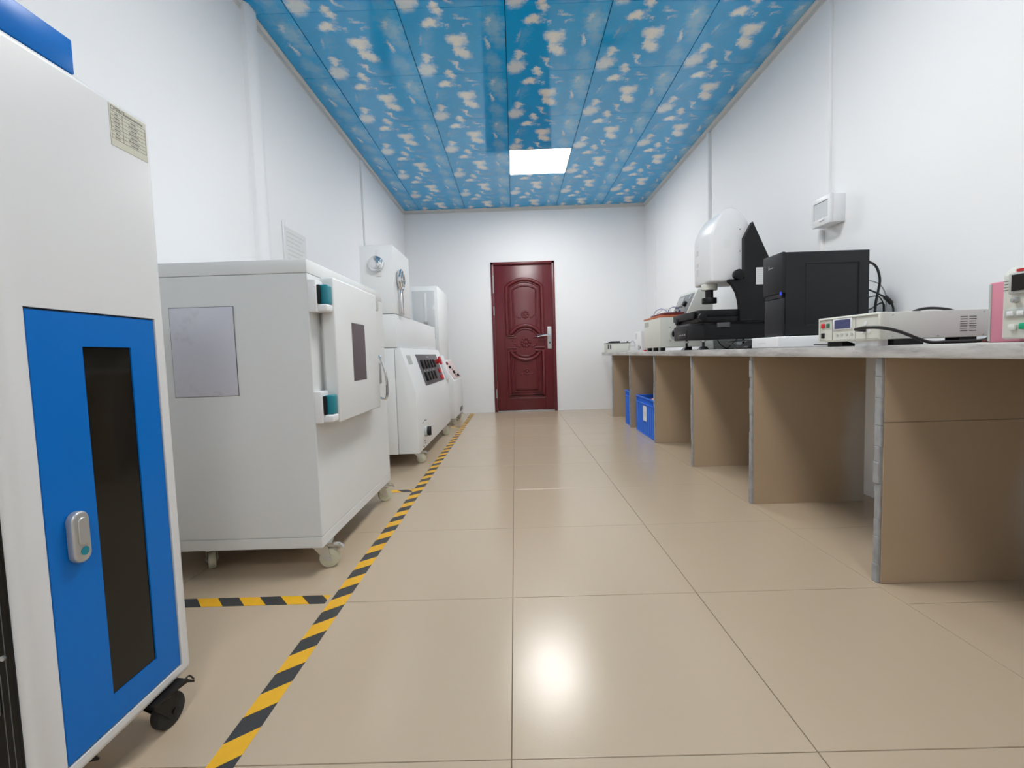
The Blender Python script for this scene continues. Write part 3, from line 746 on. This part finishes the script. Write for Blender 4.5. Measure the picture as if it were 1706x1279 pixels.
cable('usb_cable', 'thin black cable leaving the lower back of the computer', [(1.650, 2.25, .998), (1.70, 2.25, 1.012), (1.76, 2.25, 1.022), (1.785, 2.25, 1.004), (1.795, 2.25, .96), (1.79, 2.25, WT+.003)], .0025)

# --- electrical safety tester
t = thing('bench_tester', 'long beige electrical tester with blue display and red button', 'test instrument', (1.35, 1.63, WT))
tz0, tz1 = .804, .894
cs = box('case', 'beige2', t, 1.200, 1.524, 1.484, 1.776, tz0+.002, tz1-.001, bev=.002)
bz = MB().pocket(1.172, 1.201, 1.480, 1.780, tz0, tz1, 1.4885, 1.7715, tz0+.006, tz1-.007, .006, bev=.004, seg=3, face=-1).build('bezel', 'beige', t)
fp = box('front_panel', 'beige', bz, 1.1755, 1.179, 1.4895, 1.7705, tz0+.007, tz1-.008)
for yy in (1.590, 1.705): box('panel_seam', 'panelgrey', fp, 1.1748, 1.1757, yy-.0008, yy+.0008, tz0+.008, tz1-.009)
for z_ in (tz0+.0065, tz1-.0075): box('panel_shadow_line', 'panelgrey', fp, 1.1748, 1.1757, 1.4895, 1.7705, z_-.0006, z_+.0006)
lc = box('display_frame', 'plastic_white', fp, 1.1725, 1.176, 1.594+.010, 1.700, .846, .886, bev=.001)
box('display', 'lcd', lc, 1.1718, 1.173, 1.612, 1.690, .850, .882)
box('brand_strip', 'green', fp, 1.1748, 1.1757, 1.655, 1.69, .8866, .8886)
for k in range(4): MB().cyl((1.176, 1.608+.024*k, .829), (1.1735, 1.608+.024*k, .829), .0055, seg=12).build('key', 'greybody', fp)
box('stop_button', 'red', fp, 1.1700, 1.176, 1.746, 1.762, .856, .874, bev=.002)
box('start_button', 'green', fp, 1.1715, 1.176, 1.719, 1.736, .857, .873, bev=.002)
box('power_switch', 'black', fp, 1.1705, 1.176, 1.747, 1.762, .818, .838, bev=.002)
for yy, zz in ((1.545, .862), (1.56, .835), (1.53, .835), (1.545, .84)): MB().cyl((1.176, yy, zz), (1.174, yy, zz), .007, seg=14).build('terminal', 'plastic_white', fp)
sl_ = None
for c_, xx in enumerate((1.4305, 1.459)):
    for k in range(7):
        zz = .8705 - .0075*k
        if sl_ is None: sl_ = box('vent_slot', 'black', cs, xx, xx+.0225, 1.4832, 1.4845, zz-.0011, zz+.0011); ref = (xx, zz)
        else: inst(sl_, cs, (xx-ref[0], 0, zz-ref[1]))
for xx, zz in ((1.215, .883), (1.215, .815), (1.505, .885), (1.505, .812), (1.36, .812)): MB().cyl((xx, 1.4845, zz), (xx, 1.482, zz), .0025, seg=8).build('case_screw', 'silver', cs)
MB().prism([(1.196, WT), (1.27, WT), (1.205, tz0+.003), (1.196, tz0+.003)], 'y', 1.68, 1.76).build('tilt_foot', 'rubber', t)
box('front_foot', 'plastic_white', t, 1.18, 1.215, 1.50, 1.60, WT, tz0+.002, bev=.002)
box('side_foot', 'rubber', t, 1.225, 1.32, 1.49, 1.54, WT, tz0+.003)
box('rear_foot', 'rubber', t, 1.435, 1.49, 1.49, 1.54, WT, tz0+.003)
box('rear_foot', 'rubber', t, 1.435, 1.49, 1.71, 1.76, WT, tz0+.003)
lead('test_lead', [(1.176, 1.545, .838), (1.150, 1.545, .840), (1.132, 1.53, .842), (1.128, 1.49, .845), (1.150, 1.455, .843), (1.185, 1.44, .833), (1.220, 1.438, .820), (1.262, 1.44, .803), (1.301, 1.44, .7915), (1.353, 1.442, .7915), (1.427, 1.444, .7915), (1.473, 1.446, .795), (1.501, 1.45, .812), (1.54, 1.47, .83)], .0052, 'cable')
cable('mains_lead', 'black cable curving up behind the long tester', [(1.44, 1.82, WT+.005), (1.50, 1.815, .86), (1.56, 1.81, .912), (1.64, 1.81, .924), (1.73, 1.81, .905), (1.77, 1.81, .85), (1.775, 1.81, WT+.005)], .0055)
lead('rear_lead', [(1.524, 1.50, .872), (1.535, 1.47, .868), (1.545, 1.45, .848), (1.543, 1.44, .822), (1.53, 1.43, .80), (1.50, 1.42, .791), (1.42, 1.40, .791)], .004, 'darkred')
# --- oscilloscope-like instrument and pink box
t = thing('bench_oscilloscope', 'beige instrument with dark screen at the right edge of the bench', 'test instrument', (1.33, .98, WT))
MB().prism([(1.19, WT+.008), (1.19, .948), (1.205, .966), (1.46, .966), (1.46, WT+.008)], 'y', .80, 1.132, bev=.006, seg=3).build('case', 'beige', t)
sc_ = box('screen_frame', 'greybody', t, 1.184, 1.192, .885, 1.114, .900, .950, bev=.003)
box('screen', 'glassdark', sc_, 1.1825, 1.185, .892, 1.105, .907, .945)
box('brand_badge', 'red', t, 1.188, 1.199, 1.082, 1.100, .952, .958)
for k in range(4): box('side_groove', 'ink', t, 1.1892, 1.1905, 1.113, 1.128, .911+.007*k, .9120+.007*k)
MB().cyl((1.190, 1.098, .886), (1.180, 1.098, .886), .007, seg=16, bev=.001).cyl((1.181, 1.098, .886), (1.178, 1.098, .886), .004, seg=12).build('socket', 'silver', t)
kp = box('key_panel', 'greybody', t, 1.187, 1.191, .90, 1.123, .845, .866, bev=.001)
for k in range(5): box('key', 'plastic_white', kp, 1.184, 1.188, 1.102-.022*k, 1.116-.022*k, .849, .860, bev=.002)
box('push_button', 'beige2', t, 1.183, 1.191, 1.096, 1.112, .814, .829, bev=.003)
box('start_button', 'emerald', t, 1.184, 1.191, 1.070, 1.089, .816, .831, bev=.003)
for y in (.84, 1.09): box('foot', 'rubber', t, 1.22, 1.43, y-.012, y+.012, WT, WT+.01)
o = MB().box(1.305, 1.56, 1.195, 1.275, WT, .948, bev=.004, seg=3).build('case_shell', 'pink', None, (1.43, 1.23, WT))
o.name = 'pink_box'; tag(o, 'pink plastic box standing between the long tester and the beige instrument', 'box')
MB().box(1.3035, 1.3055, 1.2675, 1.2735, WT+.004, .944).build('box_edge', 'greybody', o)

# --- optical measuring machine
t = thing('measuring_microscope', 'tall video measuring machine with white rounded head and black stage', 'measuring machine', (1.45, 3.2, WT))
bs = MB().prism([(1.19, 3.16), (1.19, 3.43), (1.76, 3.43), (1.76, 3.03), (1.245, 3.03)], 'z', .856, .955, bev=.006, seg=2).build('base', 'blacksoft', t)
MB().prism([(1.215, 3.15), (1.20, 3.18), (1.20, 3.42), (1.75, 3.42), (1.75, 3.045), (1.26, 3.045)], 'z', .955, .966, bev=.002, seg=1).build('base_plate', 'panelgrey', bs)
box('connector_plate', 'black', bs, 1.187, 1.1905, 3.175, 3.345, .868, .922, bev=.001)
for yy in (3.21, 3.25, 3.29): box('connector', 'silver', bs, 1.1855, 1.1875, yy-.012, yy+.012, .888, .898)
box('clamp_block', 'panelgrey', bs, 1.33, 1.415, 3.018, 3.034, .930, .962, bev=.003)
for x, y in ((1.235, 3.30), (1.262, 3.075), (1.68, 3.075), (1.68, 3.38)):
    MB().cyl((x, y, WT), (x, y, WT+.022), .040, .020, seg=20).cyl((x, y, WT+.02), (x, y, .858), .008, seg=10).build('levelling_foot', 'black', t)
    MB().cyl((x, y, .838), (x, y, .850), .014, seg=6).build('lock_nut', 'steel', t)
sg = box('stage_lower', 'black', t, 1.205, 1.515, 3.015, 3.43, .966, 1.000, bev=.003)
su_ = box('stage_upper', 'blacksoft', sg, 1.212, 1.497, 3.022, 3.42, 1.003, 1.046, bev=.003)
m = MB().cyl((1.225, 3.015, .998), (1.225, 2.985, .998), .026, seg=20, bev=.003).cyl((1.205, 3.36, .995), (1.18, 3.36, .995), .024, seg=20, bev=.003)
m.build('stage_handwheel', 'black', sg)
MB().box(1.188, 1.206, 3.06, 3.44, .992, 1.040, bev=.004).build('stage_scale', 'black', sg)
col = [(1.47, .966), (1.47, 1.06), (1.465, 1.10), (1.452, 1.15), (1.425, 1.20), (1.40, 1.222), (1.40, 1.236), (1.498, 1.236), (1.498, 1.50), (1.551, 1.597), (1.655, 1.37), (1.775, 1.10), (1.775, .966)]
cl = MB().prism(col, 'y', 3.000, 3.036, bev=0).build('column', 'blacksoft', t)
MB().box(1.635, 1.775, 3.036, 3.34, .966, 1.36, bev=.004).box(1.545, 1.635, 3.04, 3.30, 1.232, 1.36, bev=.004).build('column_rear', 'blacksoft', cl)
sk = box('column_sticker', 'paper', cl, 1.572, 1.640, 2.9985, 3.0002, 1.197, 1.305)
m = MB()
for k in range(7): m.box(1.578, 1.628-.004*(k % 3), 2.998, 2.9986, 1.290-.013*k, 1.2935-.013*k)
m.build('sticker_lines', 'inkfaint', sk)
hd_poly = [(1.300, 1.228), (1.300, 1.535), (1.312, 1.575), (1.335, 1.625), (1.362, 1.665), (1.392, 1.692), (1.425, 1.704), (1.462, 1.700), (1.495, 1.675), (1.525, 1.640), (1.552, 1.585), (1.552, 1.228)]
he = MB().prism(hd_poly, 'y', 3.037, 3.325, bev=.016, seg=3).build('head_cover', 'plastic_white', t, ang=50)
for (z0, z1) in ((1.44, 1.475), (1.50, 1.505), (1.36, 1.385), (1.30, 1.345)):
    MB().box(1.2990, 1.3006, 3.245, 3.275, z0, z1).build('front_lettering', 'inkfaint', he)
for xx, zz in ((1.487, 1.56), (1.487, 1.42), (1.487, 1.30)): MB().cyl((xx, 3.038, zz), (xx, 3.0345, zz), .004, seg=8).build('cover_screw', 'panelgrey', he)
box('worn_label', 'paper', he, 1.385, 1.425, 3.0355, 3.0372, 1.44, 1.50)
MB().cyl((1.450, 3.00, 1.262), (1.450, 2.965, 1.262), .033, seg=24, bev=.004).cyl((1.450, 3.038, 1.262), (1.450, 3.0, 1.262), .010, seg=10).box(1.45, 1.50, 2.99, 3.0, 1.250, 1.262).build('focus_knob', 'black', t)
lm = MB().cyl((1.345, 3.175, 1.190), (1.345, 3.175, 1.230), .052, seg=28, bev=.003).build('lens_mount', 'beige', t)
MB().cyl((1.345, 3.175, 1.135), (1.345, 3.175, 1.192), .026, seg=20).build('lens_barrel', 'black', lm)
MB().cyl((1.345, 3.175, 1.100), (1.345, 3.175, 1.138), .048, seg=28, bev=.003).build('ring_light', 'black', lm)
cable('lamp_cable', 'thin black cable drooping under the measuring machine base', [(1.43, 3.25, .857), (1.453, 3.25, .823), (1.496, 3.25, .792), (1.529, 3.25, .815), (1.572, 3.25, .857)], .003)
t = thing('grey_block', 'low grey control box under the measuring machine', 'box', (1.60, 3.62, WT))
box('shell', 'greybody', t, 1.52, 1.70, 3.52, 3.72, WT+.004, .856, bev=.003)
for x in (1.54, 1.68): box('foot', 'rubber', t, x-.008, x+.008, 3.54, 3.70, WT, WT+.005)
t = thing('power_adapter', 'black power adapter with coiled lead beside the flat white box', 'power adapter', (1.33, 2.60, WT))
MB().prism([(1.275, WT), (1.385, WT), (1.385, .826), (1.345, .830), (1.30, .808), (1.275, .796)], 'y', 2.52, 2.66, bev=.004, seg=2).build('brick', 'black', t)
MB().tube([(1.28, 2.60, .806), (1.25, 2.64, .812), (1.26, 2.72, .826), (1.33, 2.74, .834), (1.40, 2.70, .832), (1.43, 2.64, .80)], .004, 8).build('lead', 'cable', t)

# --- beige box with orange plate and sloped console
t = thing('heating_tester', 'beige box with orange top plate and side fan behind the measuring machine', 'test instrument', (1.42, 4.0, WT))
cs = box('case', 'beige', t, 1.20, 1.66, 3.785, 4.252, .815, 1.062, bev=.004)
box('orange_plate', 'orange', t, 1.198, 1.662, 3.783, 4.254, 1.062, 1.078, bev=.003)
box('dark_lid', 'darkred', t, 1.245, 1.42, 3.83, 4.20, 1.078, 1.104, bev=.006)
box('rating_plate', 'greybody', cs, 1.1985, 1.2005, 4.10, 4.22, 1.0, 1.045)
fn = MB().torus((1.338, 3.783, .922), .050, .008, 'y', 28, 8).cyl((1.338, 3.786, .922), (1.338, 3.778, .922), .022, seg=18)
for k in range(4): a = pi/4 + pi/2*k; fn.cyl((1.338, 3.782, .922), (1.338 + cos(a)*.052, 3.782, .922 + sin(a)*.052), .004, seg=8)
fn.build('fan_guard', 'silver', cs)
MB().cyl((1.338, 3.7852, .922), (1.338, 3.7835, .922), .048, seg=28).build('fan_opening', 'black', cs)
for k, (sx, sz) in enumerate(((-1, -1), (-1, 1), (1, -1), (1, 1))): MB().cyl((1.338+.055*sx, 3.7852, .922+.055*sz), (1.338+.055*sx, 3.782, .922+.055*sz), .004, seg=8).build('fan_screw', 'panelgrey', cs)
for x, y in ((1.235, 3.83), (1.235, 4.20), (1.60, 3.83), (1.60, 4.20), (1.235, 4.02)): MB().cyl((x, y, WT), (x, y, .817), .020, seg=14).build('foot', 'rubber', t)
t = thing('sloped_console', 'grey sloped control console with knob sitting on the orange-topped box', 'control console', (1.54, 4.0, 1.078))
MB().prism([(1.425, 1.079), (1.512, 1.268), (1.525, 1.288), (1.645, 1.288), (1.645, 1.079)], 'y', 3.81, 4.20, bev=.005, seg=2).build('case', 'beige2', t)
sl = Vector((1.512, 0, 1.268)) - Vector((1.425, 0, 1.079)); su = sl.normalized(); sn = Vector((-su.z, 0, su.x)); SM = slope_matrix((1.425, 1.079), su, sn, 0)
pl = slope_box(MB(), SM, .012, .200, 3.83, 4.18, -.001, .003, .001).build('panel', 'conpanel', t)
slope_box(MB(), SM, .10, .185, 4.03, 4.15, .003, .007, .001).build('meter', 'silver', pl)
slope_box(MB(), SM, .085, .092, 3.99, 4.16, .003, .006).build('panel_bar', 'black', pl)
MB().cyl(SM @ Vector((.105, 3.93, .003)), SM @ Vector((.105, 3.93, .026)), .022, seg=18, bev=.003).build('knob', 'black', pl)
MB().cyl(SM @ Vector((.165, 3.89, .003)), SM @ Vector((.165, 3.89, .008)), .020, seg=18).build('dial', 'silver', pl)
for b in (4.09, 4.0): MB().cyl(SM @ Vector((.045, b, .003)), SM @ Vector((.045, b, .015)), .010, seg=12).build('button', 'black', pl)
cable('blue_wires', 'thin blue wires looping over the dark lid of the orange-topped box', [(1.25, 4.12, 1.108), (1.262, 4.08, 1.14), (1.30, 4.05, 1.152), (1.33, 4.03, 1.135), (1.335, 4.0, 1.108), (1.34, 3.98, 1.14), (1.37, 3.95, 1.158), (1.40, 3.93, 1.14), (1.41, 3.92, 1.108)], .0028, 'cableblue')
cable('white_wire', 'thin white wire coiled on the dark lid of the orange-topped box', [(1.26, 4.06, 1.108), (1.29, 4.0, 1.14), (1.33, 3.97, 1.142), (1.35, 3.94, 1.108)], .004, 'plastic_white')
# --- small white box, tin, stand at the far end
t = thing('small_white_box', 'white upright control box left of the orange-topped box', 'box', (1.33, 4.55, WT))
box('shell', 'plastic_white', t, 1.222, 1.45, 4.43, 4.66, WT, .982, bev=.004)
box('label_plate', 'inkfaint', t, 1.2205, 1.2225, 4.57, 4.64, .91, .968)
box('switch', 'silver', t, 1.2185, 1.2225, 4.49, 4.54, .80, .85, bev=.001)
box('socket', 'black', t, 1.2195, 1.2225, 4.455, 4.472, .808, .835)
t = thing('metal_case', 'low pale metal case with black lid at the far end of the bench', 'instrument case', (1.33, 5.95, WT))
cs = box('case', 'beige', t, 1.185, 1.478, 5.86, 6.06, WT+.002, .897, bev=.004)
box('lid', 'panelgrey', t, 1.180, 1.484, 5.855, 6.065, .897, .905, bev=.002)
box('lid_handle', 'black', t, 1.235, 1.365, 5.93, 5.97, .905, .926, bev=.006)
for x in (1.215, 1.45): MB().cyl((x, 5.90, .905), (x, 5.90, .922), .009, seg=10).build('terminal', 'black', t)
for x in (1.196, 1.224): box('clasp', 'panelgrey', cs, x-.008, x+.008, 5.852, 5.862, .825, .885, bev=.002)
t = thing('wire_stand', 'small thin metal wire stand beside the far metal case', 'wire stand', (1.33, 5.2, WT))
MB().cyl((1.33, 5.2, WT), (1.33, 5.2, WT+.012), .055, seg=20).build('base', 'beige', t)
MB().tube([(1.29, 5.2, WT+.01), (1.30, 5.2, .86), (1.33, 5.2, .905), (1.36, 5.2, .88), (1.37, 5.2, WT+.01)], .004, 8).tube([(1.30, 5.2, .85), (1.365, 5.2, .85)], .003, 8).build('wire', 'steel', t)
o = MB().tube([(1.225, 4.34, WT+.006), (1.25, 4.40, WT+.006), (1.26, 4.47-.08, WT+.006)], .006, 8).box(1.218, 1.232, 4.30, 4.345, WT, WT+.014, bev=.003).build('red_probe', 'red', None, (1.235, 4.35, WT))
tag(o, 'small red probe lying on the bench in front of the small white box', 'probe')
